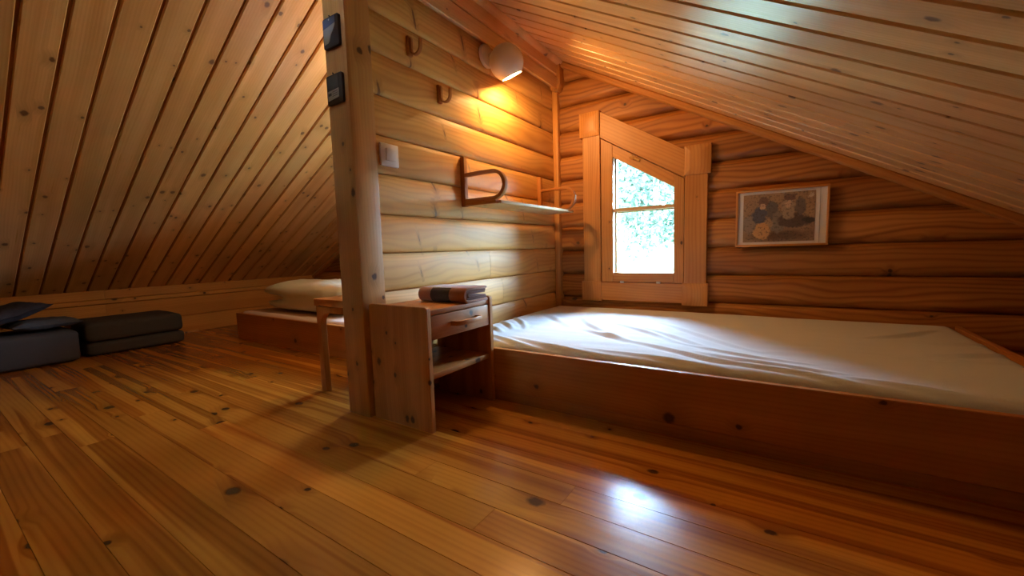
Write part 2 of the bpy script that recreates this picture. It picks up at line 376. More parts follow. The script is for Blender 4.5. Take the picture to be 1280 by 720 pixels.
for mx_, my_, mr_ in ((-.795, GY+.2, -1), (mir(-.795), GY+.2, -1)):       # portals: let the sky find the panes
    pd = bpy.data.lights.new('window_portal', 'AREA'); pd.shape = 'RECTANGLE'; pd.size = .56 if mr_ < 0 else .32; pd.size_y = 1.02 if mr_ < 0 else .36; pd.cycles.is_portal = True
    po = bpy.data.objects.new('window_portal', pd); C.objects.link(po); po.location = (mx_, my_, .93 if mr_ < 0 else .8); po.rotation_euler = (mr_*math.pi/2, 0, 0)

# partition: milled logs between post and gable
wp = struct(box('wall_partition', (-1.535, 1.165, 0), (-1.455, GY-.02, 1.99), 'panel', grain=(0, 1, 0), bevel=0))
PS = [-.0, .02, .186, .352, .515, .681, .847, 1.017, 1.179, 1.341, 1.513, 1.676, 1.835]
for i in range(len(PS)-1):
    z0, z1 = PS[i], PS[i+1]
    if z1-z0 < .1: continue
    for sx, xf in ((1, XP-.004), (-1, -1.555)):
        pr = [(z0, -.034), (z0+.001, -.010), (z0+.008, -.004), (z0+.020, -.001), ((z0+z1)/2, .0015), (z1-.036, -.001), (z1-.016, -.006), (z1-.003, -.012), (z1, -.034)]
        cut = [1.162, GY+.0]
        if i == 4 and sx > 0: cut = [1.162, 1.93, GY]
        if i == 3 and sx > 0: cut = [1.162, 2.05, GY]
        for a, b in zip(cut, cut[1:]): extr('log', pr, (xf, 0, 0), (0, 0, 1), (sx, 0, 0), (0, 1, 0), a, b-.0012, 'panel', wp, smooth=50)
po_ = box('timber_post', (-1.556, 1.043, 0), (-1.420, 1.161, 2.02), 'post', grain=(0, 0, 1), bevel=.005)
tag(po_, 'square pine post at the open end of the partition, carrying two black cards', 'post')
# top plate of the partition: two stacked boards and a moulding under the ceiling
trim = struct(extr('trim_1', [(-1.555, 1.833), (-1.385, 1.833), (-1.380, 1.838), (-1.380, 1.985), (-1.44, 2.02), (-1.535, 2.02)], (0, 0, 0), (1, 0, 0), (0, 0, 1), (0, 1, 0), 1.162, GY-.02, 'ceil'))
extr('facing_board', [(-1.381, 1.795), (-1.372, 1.79), (-1.366, 1.796), (-1.366, 1.872), (-1.374, 1.88), (-1.381, 1.88)], (0, 0, 0), (1, 0, 0), (0, 0, 1), (0, 1, 0), 1.162, GY-.045, 'ceil', trim)
extr('facing_board', [(-1.381, 1.884), (-1.374, 1.884), (-1.366, 1.892), (-1.366, 1.958), (-1.381, 1.958)], (0, 0, 0), (1, 0, 0), (0, 0, 1), (0, 1, 0), 1.162, GY-.045, 'ceil', trim)
extr('moulding', [(-1.381, 1.956), (-1.355, 1.956), (-1.335, 1.968), (-1.330, zc(-1.330)-.001), (-1.381, zc(-1.381)-.003)], (0, 0, 0), (1, 0, 0), (0, 0, 1), (0, 1, 0), 1.162, GY-.045, 'ceil', trim)
# corner trims
struct(box('trim_2', (-1.424, GY-.062, .20), (-1.383, GY-.005, 1.80), 'trim', grain=(0, 0, 1), bevel=.004))
struct(extr('trim_3', [(-1.424, 1.805), (-1.40, 1.785), (-1.37, 1.785), (-1.352, 1.80), (-1.345, 1.83), (-1.345, zc(-1.345)-.01), (-1.424, zc(-1.345)-.01)], (0, 0, 0), (1, 0, 0), (0, 0, 1), (0, 1, 0), GY-.09, GY-.012, 'trim', grain=(0, 0, 1), bevel=.003))
# rake trims where the ceilings meet the gable
for n, sgn in ((4, 1), (5, -1)):
    sl = SR if sgn > 0 else SL; D = Vector((sgn, 0, -sl)).normalized(); N = Vector((-sgn*sl, 0, -1)).normalized()
    L = abs((KRX if sgn > 0 else KL)-XR)/abs(D.x)
    struct(extr('trim_%d' % n, [(GY-.062, .0), (GY-.07, .008), (GY-.07, .034), (GY-.062, .040), (GY-.01, .040), (GY-.01, 0)], (XR, 0, ZR), (0, 1, 0), N, D, .12 if sgn > 0 else .1, L, 'trim'))
# left knee wall of three boards and a cap
wl = struct(box('wall_left', (KL-.13, YB-.05, -.05), (KL-.022, GY+.1, .52), 'knee', grain=(0, 1, 0), bevel=0))
for z0, z1, d in ((.0, .16, 0), (.162, .335, 0), (.338, .372, .012), (.374, .452, .006)):
    for a, b in ((YB, .95), (.951, GY-.05)):
        extr('wall_board', [(z0, -.022), (z0, d-.004), (z0+.004, d), (z1-.004, d), (z1, d-.004), (z1, -.022)], (KL, 0, 0), (0, 0, 1), (1, 0, 0), (0, 1, 0), a, b, 'knee', wl)
struct(extr('baseboard_left', [(0, 0), (.018, 0), (.016, .008), (.008, .016), (0, .018)], (KL, 0, 0), (1, 0, 0), (0, 0, 1), (0, 1, 0), YB, 1.57, 'knee'))
# right knee wall and the wall behind the camera
struct(box('wall_right', (KRX, YB-.05, -.05), (KRX+.12, GY+.1, .42), 'knee', grain=(0, 1, 0), bevel=0))
struct(extr('wall_front', [(KL-.1, -.05), (KRX+.1, -.05), (KRX+.1, .3), (XR, ZR+.05), (KL-.1, .4)], (0, 0, 0), (1, 0, 0), (0, 0, 1), (0, 1, 0), YB-.08, YB, 'panel', grain=(1, 0, 0)))

# ================================================================== BEDS
def soft_slab(name, lo, hi, mat, nx, ny, edge, wrinkles, amp, seed, parent=None):
    """mattress in a fitted sheet: domed edge, creases"""
    x0, y0, z0 = lo; x1, y1, z1 = hi; vs, fs = [], []
    def hgt(x, y):
        d = min(x-x0, x1-x, y-y0, y1-y); e = max(0, min(1, d/edge)); z = z1-(1-math.sqrt(max(0, 1-(1-e)**2)))*edge*.9
        z += amp*noise.noise(Vector((x*1.6+seed, y*2.4, 0)))*e
        z += amp*.25*noise.noise(Vector((x*5+y*5+seed, (y-x*.2)*16, 3)))*e
        for (ax, ay, bx, by, a, wd) in wrinkles:
            dx, dy = bx-ax, by-ay; L = math.hypot(dx, dy); t = ((x-ax)*dx+(y-ay)*dy)/(L*L); s = ((x-ax)*dy-(y-ay)*dx)/L
            s += .02*math.sin(t*3+ax*9)
            if -.15 < t < 1.15:
                env = max(0, 1-abs(t-.5)/.65)**.7
                z += 1.6*a*env*(math.exp(-(s/wd)**2)-.8*math.exp(-((s-1.7*wd)/wd)**2))
        return z
    for j in range(ny+1):
        for i in range(nx+1):
            x = x0+(x1-x0)*i/nx; y = y0+(y1-y0)*(1-(1-j/ny)**1.0); vs.append((x, y, hgt(x, y)))
    W = nx+1
    for j in range(ny):
        for i in range(nx): fs.append((j*W+i, j*W+i+1, (j+1)*W+i+1, (j+1)*W+i))
    rim = [i for i in range(W)] + [j*W+nx for j in range(1, ny+1)] + [ny*W+i for i in range(nx-1, -1, -1)] + [j*W for j in range(ny-1, 0, -1)]
    base = len(vs)
    for k in rim: vs.append((vs[k][0], vs[k][1], z0))
    n = len(rim)
    for k in range(n): fs.append((rim[k], rim[(k+1) % n], base+(k+1) % n, base+k))
    fs.append(tuple(range(base, base+n)))
    return mk(name, vs, fs, mat, parent, smooth=60)
BY0, BY1, BX1 = 1.473, GY-.05, .705
bd = empty('bed', (-.35, (BY0+BY1)/2, 0), 'low built-in pine platform bed under the small window, long plain front board', 'bed')
extr('front_board', [(BY0, .05), (BY0+.004, .046), (BY0+.028, .046), (BY0+.028, .233), (BY0+.024, .238), (BY0+.003, .238), (BY0, .234)], (0, 0, 0), (0, 1, 0), (0, 0, 1), (1, 0, 0), XP+.002, BX1, 'bed', bd)
box('plinth', (XP+.002, BY0+.008, 0), (BX1, BY0+.028, .0455), 'bed', bd, bevel=.001)
box('end_board', (BX1-.024, BY0+.029, 0), (BX1, BY1-.002, .255), 'bed', bd, grain=(0, 1, 0), bevel=.004)
box('platform', (XP+.004, BY0+.03, .10), (BX1-.025, BY1-.004, .118), 'bed', bd, bevel=.001)
wr = [(-0.95, 2.22, -0.70, 1.871, .006, .016), (-0.80, 1.94, -0.58, 1.76, .008, .018), (-0.731, 2.149, -0.406, 1.868, .006, .016), (-0.283, 1.657, -0.009, 1.565, .005, .012), (-0.083, 1.606, 0.196, 1.506, .005, .012), (0.316, 2.265, 0.54, 2.532, .007, .014),
      (0.432, 2.036, 0.665, 2.112, .007, .014), (-0.246, 1.71, 0.136, 1.593, .006, .014), (-.62, 2.1, -.25, 1.82, .005, .014), (-.5, 2.2, -.1, 1.86, .004, .014), (-.35, 1.83, .05, 1.70, .004, .012), (-.55, 1.75, -.15, 1.60, .005, .014),
      (-1.36, 1.62, -1.20, 1.56, .006, .014), (-1.38, 1.8, -1.2, 1.7, .006, .013), (-1.39, 1.95, -1.2, 1.8, .006, .013), (-1.39, 2.1, -1.15, 1.85, .005, .013), (-1.30, 2.3, -.95, 2.0, .004, .02), (.30, 1.95, .62, 1.98, .004, .012), (.45, 2.25, .68, 2.30, .005, .012), (-1.05, 1.62, -.6, 1.53, .006, .014), (-1.25, 1.60, -.9, 1.53, .005, .012), (-.65, 1.56, -.1, 1.52, .004, .011), (.1, 1.56, .5, 1.53, .003, .011)]
mt = soft_slab('mattress', (XP+.012, BY0+.032, .119), (BX1-.028, BY1-.008, .262), 'sheet', 210, 130, .055, wr, .006, 3)
tag(mt, 'wide mattress in a wrinkled white fitted sheet on the platform bed under the window', 'mattress')
# left room bed
LY0, LX0 = 1.585, -3.862
bl = empty('bed', (-2.7, 2.2, 0), 'low dark pine platform bed behind the post, beside the plank knee wall', 'bed')
extr('front_board', [(LY0, 0), (LY0+.026, 0), (LY0+.026, .212), (LY0+.022, .216), (LY0+.003, .216), (LY0, .213)], (0, 0, 0), (0, 1, 0), (0, 0, 1), (1, 0, 0), LX0, -1.56, 'bed', bl)
box('end_board', (LX0, LY0+.027, 0), (LX0+.024, BY1-.004, .216), 'bed', bl, grain=(0, 1, 0), bevel=.003)
box('platform', (LX0+.026, LY0+.028, .09), (-1.562, BY1-.006, .108), 'bed', bl, bevel=.001)
m2 = soft_slab('mattress', (LX0+.028, LY0+.03, .109), (-1.566, BY1-.01, .228), 'pink', 120, 60, .03, [(-2.9, 1.68, -2.4, 1.64, .004, .012), (-3.2, 1.75, -2.7, 1.66, .003, .012)], .006, 9)
tag(m2, 'mattress in a pale pinkish sheet on the dark platform bed behind the post', 'mattress')

# folded duvet on the left bed
def duvet():
    cx, cy, z0 = -3.16, 1.93, .236; A, B, H = .62, .24, .235; vs, fs = [], []; nu, nv = 72, 36
    for j in range(nv+1):
        ph = -math.pi/2+math.pi*j/nv
        for i in range(nu):
            th = 2*math.pi*i/nu
            c, s = math.cos(th), math.sin(th); cp, sp = math.cos(ph), math.sin(ph)
            sg = lambda q, e: math.copysign(abs(q)**e, q)
            x = A*sg(c, .45)*sg(cp, .55); y = B*sg(s, .6)*sg(cp, .55); z = H/2*sg(sp, .75)
            cr = math.exp(-((z+.01)/.026)**2)                 # fold line between the two layers
            left = max(0, -x/A-.1)/.9
            k = 1-cr*.5*left**.7
            x = x*k+(.03*left if z < -.02 else 0); y = y*(1-.34*cr*min(1, left*1.6))
            n1 = noise.noise(Vector((x*4, y*5, z*5+2))); n2 = noise.noise(Vector((x*16, y*6, z*4)))
            pz = z+H/2+z0+.025*max(0, x/A)*(z+H/2)/H
            f = .020*n1+.010*n2
            tuft = .010*sum(math.exp(-((x-q)/.012)**2) for q in (-.30, .02, .33))
            vs.append((cx+x+f*.6, cy+y*(1+f*2)-math.copysign(tuft, y)*abs(cp), max(z0, pz+(f-tuft*abs(sp))*(1 if z > -.08 else .2))))
    for j in range(nv):
        for i in range(nu): fs.append((j*nu+i, j*nu+(i+1) % nu, (j+1)*nu+(i+1) % nu, (j+1)*nu+i))
    o = mk('folded_duvet', vs, fs, 'duvet', smooth=80)
    tag(o, 'plump cream quilt folded double on the pinkish mattress', 'duvet')
duvet()

# ================================================================== NIGHTSTAND
def rounded(pts, r, corners, n=6):
    """2D polygon with the given corner indices rounded"""
    out = []
    for i, p in enumerate(pts):
        if i not in corners: out.append(p); continue
        p = Vector(p); a = Vector(pts[i-1])-p; b = Vector(pts[(i+1) % len(pts)])-p; a.normalize(); b.normalize()
        p0, p1 = p+a*r, p+b*r
        for k in range(n+1):
            t = k/n; q = p0*(1-t)**2+p*2*t*(1-t)+p1*t*t; out.append((q.x, q.y))
    return out
ns = empty('nightstand', (-1.25, 1.275, 0), 'small pine nightstand with one drawer and an open shelf, set against the partition', 'nightstand')
NX0, NX1, NYA, NYB = -1.412, -1.083, 1.064, 1.471
for ya in (NYA, NYB-.022):
    pr = rounded([(NX0, 0), (NX1, 0), (NX1, .478), (NX0, .478)], .016, [2, 3])
    sp = extr('side_panel', pr, (0, 0, 0), (1, 0, 0), (0, 0, 1), (0, 1, 0), ya, ya+.022, 'furn', ns, grain=(0, 0, 1), bevel=.0025)
box('top_board', (NX0+.004, NYA+.0225, .444), (NX1-.006, NYB-.0225, .464), 'furn', ns, grain=(0, 1, 0))
dr = box('drawer', (NX1-.024, NYA+.025, .350), (NX1-.004, NYB-.025, .441), 'furn', ns, grain=(0, 1, 0))
pts = [(NX1-.006, 1.205, .398), (NX1+.020, 1.205, .398), (NX1+.027, 1.217, .398), (NX1+.027, 1.343, .398), (NX1+.020, 1.355, .398), (NX1-.006, 1.355, .398)]
v, f = strip_sweep(pts, .017, .019, (0, 0, 1)); mk('handle', v, f, 'furn', dr, (0, 1, 0), 40, .003, 2)
box('drawer_box', (NX0+.02, NYA+.035, .357), (NX1-.025, NYB-.035, .425), 'furn', ns, grain=(1, 0, 0), bevel=.001)
box('shelf_board', (NX0+.01, NYA+.0225, .198), (NX1-.008, NYB-.0225, .220), 'furn', ns, grain=(0, 1, 0))
box('back_rail', (NX0+.002, NYA+.0225, .29), (NX0+.018, NYB-.0225, .345), 'furn', ns, grain=(0, 1, 0), bevel=.001)
box('back_rail', (NX0+.002, NYA+.0225, .14), (NX0+.018, NYB-.0225, .19), 'furn', ns, grain=(0, 1, 0), bevel=.001)
# folded blanket
def blanket():
    b = empty('folded_blanket', (-1.225, 1.36, .4645), 'brown fleece blanket folded into a flat roll with a dark band, lying on the nightstand', 'blanket')
    z0 = .4647; pr = []
    y0, y1, H = 1.275, 1.438, .062
    # outer wrap: C shape open towards the wall side (y1), thickness th
    def cshape(y0, y1, zb, zt, th, n=8):
        r = (zt-zb)/2; cy = y0+r; cz = (zb+zt)/2; out = [(y1, zb)]
        for k in range(n+1):
            a = -math.pi/2-math.pi*k/n; out.append((cy+r*math.cos(a), cz+r*math.sin(a)))
        out += [(y1-.01, zt), (y1-.002, zt-th*.3), (y1-.006, zt-th)]
        r2 = max(.003, r-th)
        for k in range(n+1):
            a = math.pi/2+math.pi*k/n; out.append((cy+r2*math.cos(a), cz+r2*math.sin(a)))
        out += [(y1, zb+th)]
        return out
    w = extr('outer_fold', cshape(y0, y1, z0, z0+H, .0105), (0, 0, 0), (0, 1, 0), (0, 0, 1), (1, 0, 0), -1.345, -1.082, 'blanket', b, bevel=.002, smooth=60)
    extr('inner_fold', cshape(y0+.014, y1-.004, z0+.0115, z0+H-.0118, .0085), (0, 0, 0), (0, 1, 0), (0, 0, 1), (1, 0, 0), -1.340, -1.086, 'blanketin', b, bevel=.0015, smooth=60)
    extr('inner_fold', cshape(y0+.028, y1-.012, z0+.0205, z0+H-.0212, .005), (0, 0, 0), (0, 1, 0), (0, 0, 1), (1, 0, 0), -1.342, -1.084, 'blanketin', b, bevel=.001, smooth=60)
    r = H/2+.0008; cy = y0+H/2; cz = z0+H/2
    arc = [(cy+r*math.cos(a), cz+r*math.sin(a)) for a in [math.pi*1.45-math.pi*.85*k/10 for k in range(11)]]
    arc2 = [(cy+(r-.0015)*math.cos(a), cz+(r-.0015)*math.sin(a)) for a in [math.pi*1.45-math.pi*.85*k/10 for k in range(11)]][::-1]
    bb = extr('paper_band', arc+arc2, (0, 0, 0), (0, 1, 0), (0, 0, 1), (1, 0, 0), -1.270, -1.165, 'band', b, smooth=60)
    for k in range(9):
        x = -1.262+k*.0105; hh = random.uniform(.004, .008)
        box('print_mark', (x, cy-.004-hh, z0+H+.0005), (x+.007, cy-.002+hh*.4, z0+H+.0012), 'print', bb, bevel=0)
blanket()

# ================================================================== SIDE TABLE (left room)
st = empty('side_table', (-1.75, 1.33, 0), 'small pine table with arched leg panels standing behind the post', 'table')
for ya in (1.150, 1.50):
    o_ = [(-1.935, 0), (-1.935, .43), (-1.565, .43), (-1.565, 0), (-1.60, 0)]
    arc = [(-1.60, .33)]+[(-1.665+.065*math.cos(a), .335+.065*math.sin(a)) for a in [math.pi/2*k/7 for k in range(8)]]
    arc2 = [(-1.835+.065*math.cos(a), .335+.065*math.sin(a)) for a in [math.pi/2+math.pi/2*k/7 for k in range(8)]]+[(-1.900, .33), (-1.895, 0)]
    extr('leg_panel', o_+arc+arc2, (0, 0, 0), (1, 0, 0), (0, 0, 1), (0, 1, 0), ya, ya+.03, 'furn', st, grain=(0, 0, 1), bevel=.002)
box('tabletop', (-1.942, 1.144, .431), (-1.562, 1.536, .467), 'furn', st, grain=(1, 0, 0), bevel=.004)

# ================================================================== FLOOR CUSHIONS (left room)
def rbox(name, lo, hi, mat, parent, r, sag=.0, seed=0):
    """soft upholstered block: rounded box on a grid"""
    lo, hi = Vector(lo), Vector(hi); c = (lo+hi)/2; hf = (hi-lo)/2; n = 14; vs, fs, key = [], [], {}
    def vert(p):
        q = Vector([max(-hf[k]+r, min(hf[k]-r, p[k])) for k in range(3)]); d = p-q
        if d.length > 1e-9: p = q+d.normalized()*r
        b = 1+.0
        p = Vector(p); nz = noise.noise(Vector((p.x*5+seed, p.y*5, p.z*5)))
        p += Vector((p.x/hf.x, p.y/hf.y, p.z/hf.z*.6))*(sag*(1-(p.x/hf.x)**2*.5)*(1-(p.y/hf.y)**2*.5)+.004*nz)
        return c+p
    for ax in range(3):
        u, w = (ax+1) % 3, (ax+2) % 3
        for sg in (-1, 1):
            for j in range(n+1):
                for i in range(n+1):
                    p = Vector((0, 0, 0)); p[ax] = sg*hf[ax]; p[u] = (-1+2*i/n)*hf[u]; p[w] = (-1+2*j/n)*hf[w]
                    k = tuple(round(q, 5) for q in p)
                    if k not in key: key[k] = len(vs); vs.append(vert(p))
            for j in range(n):
                for i in range(n):
                    q = []
                    for di, dj in ((0, 0), (1, 0), (1, 1), (0, 1)):
                        p = Vector((0, 0, 0)); p[ax] = sg*hf[ax]; p[u] = (-1+2*(i+di)/n)*hf[u]; p[w] = (-1+2*(j+dj)/n)*hf[w]; q.append(key[tuple(round(z, 5) for z in p)])
                    fs.append(tuple(q))
    zmin = min(v.z for v in vs)
    for v in vs: v.z = max(v.z, lo.z)
    return mk(name, vs, fs, mat, parent, smooth=70)
g = 'charcoal folding seat blocks by the knee wall'
fb = empty('folding_seat', (-4.35, 1.02, 0), 'charcoal folding foam block, bare on top, towards the dark pine bed', 'floor cushion', g)
rbox('foam_layer', (-4.58, .725, .002), (-4.125, 1.305, .098), 'grey', fb, .03, .002, 1)
rbox('foam_layer', (-4.58, .73, .100), (-4.125, 1.30, .245), 'grey', fb, .04, .006, 2)
fb2 = empty('folding_seat', (-4.32, .36, 0), 'charcoal folding foam block with two cushions lying on it', 'floor cushion', g)
rbox('foam_layer', (-4.55, .02, .002), (-4.055, .685, .215), 'grey', fb2, .035, .004, 4)
def pillow(name, c, ax, ay, th, R_, mat, label, cat, seed, group):
    vs, fs = [], []; n = 22
    for sgn in (1, -1):
        for j in range(n+1):
            for i in range(n+1):
                u, v = -1+2*i/n, -1+2*j/n
                e = max(0, (1-abs(u)**2.2))**.5*max(0, (1-abs(v)**2.2))**.5
                x = u*ax*(1-.08*(1-abs(v)**2)*abs(u)); y = v*ay*(1-.08*(1-abs(u)**2)*abs(v))
                z = sgn*th*e*(1+.25*noise.noise(Vector((u*2+seed, v*2, sgn))))+.008*noise.noise(Vector((u*3+seed, v*3, 5)))
                vs.append(R_ @ Vector((x, y, z))+Vector(c))
    W = n+1
    for s in range(2):
        for j in range(n):
            for i in range(n):
                a = s*W*W+j*W+i; fs.append((a, a+1, a+W+1, a+W) if s == 0 else (a, a+W, a+W+1, a+1))
    rim = [i for i in range(W)]+[j*W+n for j in range(1, W)]+[n*W+i for i in range(n-1, -1, -1)]+[j*W for j in range(n-1, 0, -1)]
    m = len(rim)
    for k in range(m): a, b = rim[k], rim[(k+1) % m]; fs.append((a, b, b+W*W, a+W*W))
    return tag(mk(name, vs, fs, mat, smooth=80), label, cat, group)
gp = 'cushions on the charcoal block'
pillow('throw_cushion', (-4.30, .55, .266), .17, .17, .038, Matrix.Rotation(.12, 3, 'Z'), 'cush2', 'grey cushion lying flat on the charcoal folding block, partly under the darker one', 'cushion', 1, gp)
pillow('throw_cushion', (-4.28, .36, .345), .20, .21, .05, Matrix.Rotation(.2, 3, 'Z') @ Matrix.Rotation(.30, 3, 'X'), 'cush', 'dark patterned cushion leaning tilted on the flat grey cushion', 'cushion', 6, gp)

# ================================================================== WALL LAMPS
def wall_lamp(base, ball, nrm, side, label, watts):
    L = empty('wall_lamp', base, label, 'lamp', 'globe wall lamps on the partition')
    n = Vector(nrm).normalized(); B = Vector(base); S = Vector(ball); r = .093
    v, f = lathe([(.001, .0), (.062, .0), (.064, .006), (.058, .018), (.03, .026), (.001, .028)], B, (side, 0, 0)); mk('mount_plate', v, f, 'enamel', L, smooth=35)
    d = (S-B).normalized(); p0 = B+Vector((side, 0, 0))*.02
    v, f = tubevf([p0, S-(S-p0).normalized()*(r-.01)], .014, 12); mk('arm', v, f, 'enamel', L, smooth=35)
    prof = []; cut = math.acos(.80); N = 22
    for k in range(N+1): a = math.pi-(math.pi-cut)*k/N; prof.append((max(.0005, r*math.sin(a)), r*math.cos(a)))
    ri = r-.004
    for k in range(N+1): a = cut+(math.pi-cut)*k/N; prof.append((max(.0005, ri*math.sin(a)), ri*math.cos(a)))
    v, f = lathe(prof, S, n, 40, close=False); mk('shade', v, f, 'enamel', L, smooth=35)
    bp = []
    for k in range(9): a = math.pi-math.pi*k/8; bp.append((max(.0005, .018*math.sin(a)), .018*math.cos(a)))
    v, f = lathe(bp, S+n*.022, n, 16, close=False); bo = mk('bulb', v, f, 'bulb', L, smooth=80)
    v, f = lathe([(.0005, -.06), (.014, -.06), (.014, .006), (.0005, .006)], S, n, 14); mk('socket', v, f, 'enamel', L, smooth=35)
    ld = bpy.data.lights.new('lamp_light', 'POINT'); ld.energy = watts; ld.color = LAMP_COL if side > 0 else LAMP_COL2; ld.shadow_soft_size = .02
    lo = bpy.data.objects.new('lamp_light', ld); C.objects.link(lo); lo.parent = L; lo.location = S+n*.063-B
    return L
wall_lamp((XP+.0, 1.945, 1.755), (-1.290, 1.957, 1.695), (.19, .41, -.89), 1, 'white globe wall lamp above the shelf, opening turned down to the bed', LAMP_R)
wall_lamp((-1.556, 1.945, 1.72), (-1.690, 1.945, 1.67), (-.60, -.66, .17), -1, 'white globe wall lamp on the far face of the partition, turned to the left ceiling', LAMP_L)

# ================================================================== SWITCH, HOOKS, SHELF
sw = empty('light_switch', (XP, 1.222, 1.046), 'white square light switch on the partition next to the post', 'switch')
box('plate', (XP-.006, 1.174, 1.048), (XP+.008, 1.270, 1.142), 'white', sw, bevel=.004)
v, f = boxvf((XP+.0082, 1.196, 1.070), (XP+.016, 1.248, 1.120)); v = [Vector(q)+Vector((.006 if (q[2] > 1.1 and q[0] > XP+.01) else 0, 0, 0)) for q in v]
mk('rocker', v, f, 'white', sw, smooth=40, bevel=.002, seg=2)
def hook(y, z, label):
    h = empty('coat_hook', (XP, y, z-.05), label, 'hook', 'bent wooden coat hooks')
    box('back_plate', (XP-.008, y-.014, z-.04), (XP+.008, y+.014, z+.045), 'bent', h, grain=(0, 0, 1), bevel=.004)
    pts = [(XP+.011, y, z+.035), (XP+.011, y, z-.010)]
    for k in range(9): a = math.pi+math.pi*k/8; pts.append((XP+.040+.029*math.cos(a), y, z-.012+.029*math.sin(a)))
    pts += [(XP+.069, y, z+.004), (XP+.070, y, z+.018)]
    v, f = strip_sweep(pts, .008, .018, (0, 1, 0)); mk('hook', v, f, 'bent', h, (0, 0, 1), 50, .002, 2)
hook(1.372, 1.592, 'brown bent-wood coat hook on the partition, the upper one, closer to the post')
hook(1.555, 1.438, 'brown bent-wood coat hook on the partition, the lower one, closer to the lamp')
sh = empty('wall_shelf', (-1.30, 2.14, .91), 'wooden wall shelf with two looped bent-wood ends on the partition', 'shelf')
box('shelf_board', (XP+.018, 1.722, .914), (-1.192, 2.575, .930), 'pale', sh, grain=(0, 1, 0), bevel=.002)
for y, dy in ((1.706, 0), (2.512, 0)):
    br = box('bracket', (XP-.006, y-.014, .910 if dy == 0 and y < 2 else .932), (XP+.022, y+.014, 1.166), 'bent', sh, grain=(0, 0, 1), bevel=.003)
    x0 = XP+.022; zt, zb = 1.072, .940; r = (zt-zb)/2; xx = -1.155-r
    pts = [(x0, y, zt), ((x0+xx)/2, y, zt+.002)]
    for k in range(15): a = math.pi/2-math.pi*k/14; pts.append((xx+r*math.cos(a), y, (zt+zb)/2+r*math.sin(a)))
    pts += [((x0+xx)/2, y, zb), (x0, y, zb)]
    v, f = strip_sweep(pts, .018, .026, (0, 1, 0)); mk('loop', v, f, 'bent', br, (1, 0, 0), 50, .002, 2)
    if y < 2: box('shelf_rest', (x0, y-.013, .912), (-1.205, y+.0155, .931), 'bent', br, grain=(1, 0, 0), bevel=.002)

# ================================================================== PICTURE
def picture():
    t = NT('sepia_illustration'); tc = t.n('ShaderNodeTexCoord'); sp = t.n('ShaderNodeSeparateXYZ'); t.t.links.new(tc.outputs['Generated'], sp.inputs[0])
    X, Z = sp.outputs[0], sp.outputs[2]
    cv = t.vec(t.ma('MULTIPLY', X, 1.25), Z)
    n1 = t.noise(cv, 4, 4, .6, '2D'); n2 = t.noise(cv, 22, 5, .7, '2D')
    wx = t.ma('MULTIPLY_ADD', t.ma('SUBTRACT', t.noise(cv, 9, 3, .6, '2D'), .5), .12, X); wz = t.ma('MULTIPLY_ADD', t.ma('SUBTRACT', t.noise(t.vec(Z, X), 9, 3, .6, '2D'), .5), .12, Z)
    col = t.mix(n1, (.24, .155, .085), (.38, .26, .15))
    def blob(col, cx, cz, rx, rz, c, soft=.2, amt=.95):
        dx = t.ma('MULTIPLY', t.ma('SUBTRACT', wx, cx), 1/rx); dz = t.ma('MULTIPLY', t.ma('SUBTRACT', wz, cz), 1/rz)
        d = t.ma('SQRT', t.ma('ADD', t.ma('MULTIPLY', dx, dx), t.ma('MULTIPLY', dz, dz)))
        return t.mix(t.ma('MULTIPLY', t.ma('SUBTRACT', 1.0, t.step(d, 1-soft, 1+soft*.3)), amt), col, c)
    col = blob(col, .5, .12, .6, .16, (.11, .065, .035), .8)
    col = blob(col, .10, .36, .12, .22, (.24, .19, .14))
    col = blob(col, .24, .56, .12, .18, (.07, .085, .12)); col = blob(col, .30, .82, .085, .12, (.16, .09, .06)); col = blob(col, .28, .73, .05, .07, (.50, .33, .22))
    col = blob(col, .42, .66, .09, .22, (.11, .10, .09)); col = blob(col, .50, .40, .09, .25, (.20, .17, .13))
    col = blob(col, .72, .42, .24, .16, (.085, .060, .045)); col = blob(col, .64, .66, .10, .24, (.33, .26, .17)); col = blob(col, .66, .90, .09, .09, (.15, .085, .06)); col = blob(col, .645, .76, .05, .08, (.52, .36, .23))
    col = blob(col, .80, .70, .08, .2, (.14, .115, .10)); col = blob(col, .92, .42, .10, .05, (.05, .042, .035))
    col = blob(col, .28, .22, .13, .19, (.52, .29, .11), .15); col = blob(col, .94, .90, .045, .06, (.5, .42, .3), .4)
    col = t.mix(t.ma('MULTIPLY', t.step(n2, .54, .62), .6), col, (.04, .03, .022))
    t.put(t.b.inputs['Base Color'], col); t.b.inputs['Roughness'].default_value = .5; M['art'] = t.m
    x0, x1, z0, z1 = -.242, .191, .654, .972; yb = GY-.043; yf = yb-.018; b = .011
    p = empty('framed_picture', (-.025, yb, z0), 'landscape picture of sepia figures in a thin wooden frame on the log wall', 'picture')
    for nm, lo, hi, gr in (('frame_rail', (x0, yf, z0), (x1, yb, z0+b), (1, 0, 0)), ('frame_rail', (x0, yf, z1-b), (x1, yb, z1), (1, 0, 0)), ('frame_stile', (x0, yf, z0+b), (x0+b, yb, z1-b), (0, 0, 1)), ('frame_stile', (x1-b, yf, z0+b), (x1, yb, z1-b), (0, 0, 1))):
        box(nm, lo, hi, 'trim', p, gr, .002)
    box('mount', (x0+b, yf+.010, z0+b), (x1-b, yb-.001, z1-b), 'paper', p, bevel=0)
    box('print', (-.204, yf+.0085, .679), (.131, yf+.0098, .947), 'art', p, bevel=0)
    box('paper_edge', (.150, yf+.0088, z0+b+.002), (.1525, yf+.0098, z1-b-.002), 'greypaper', p, bevel=0)
picture()

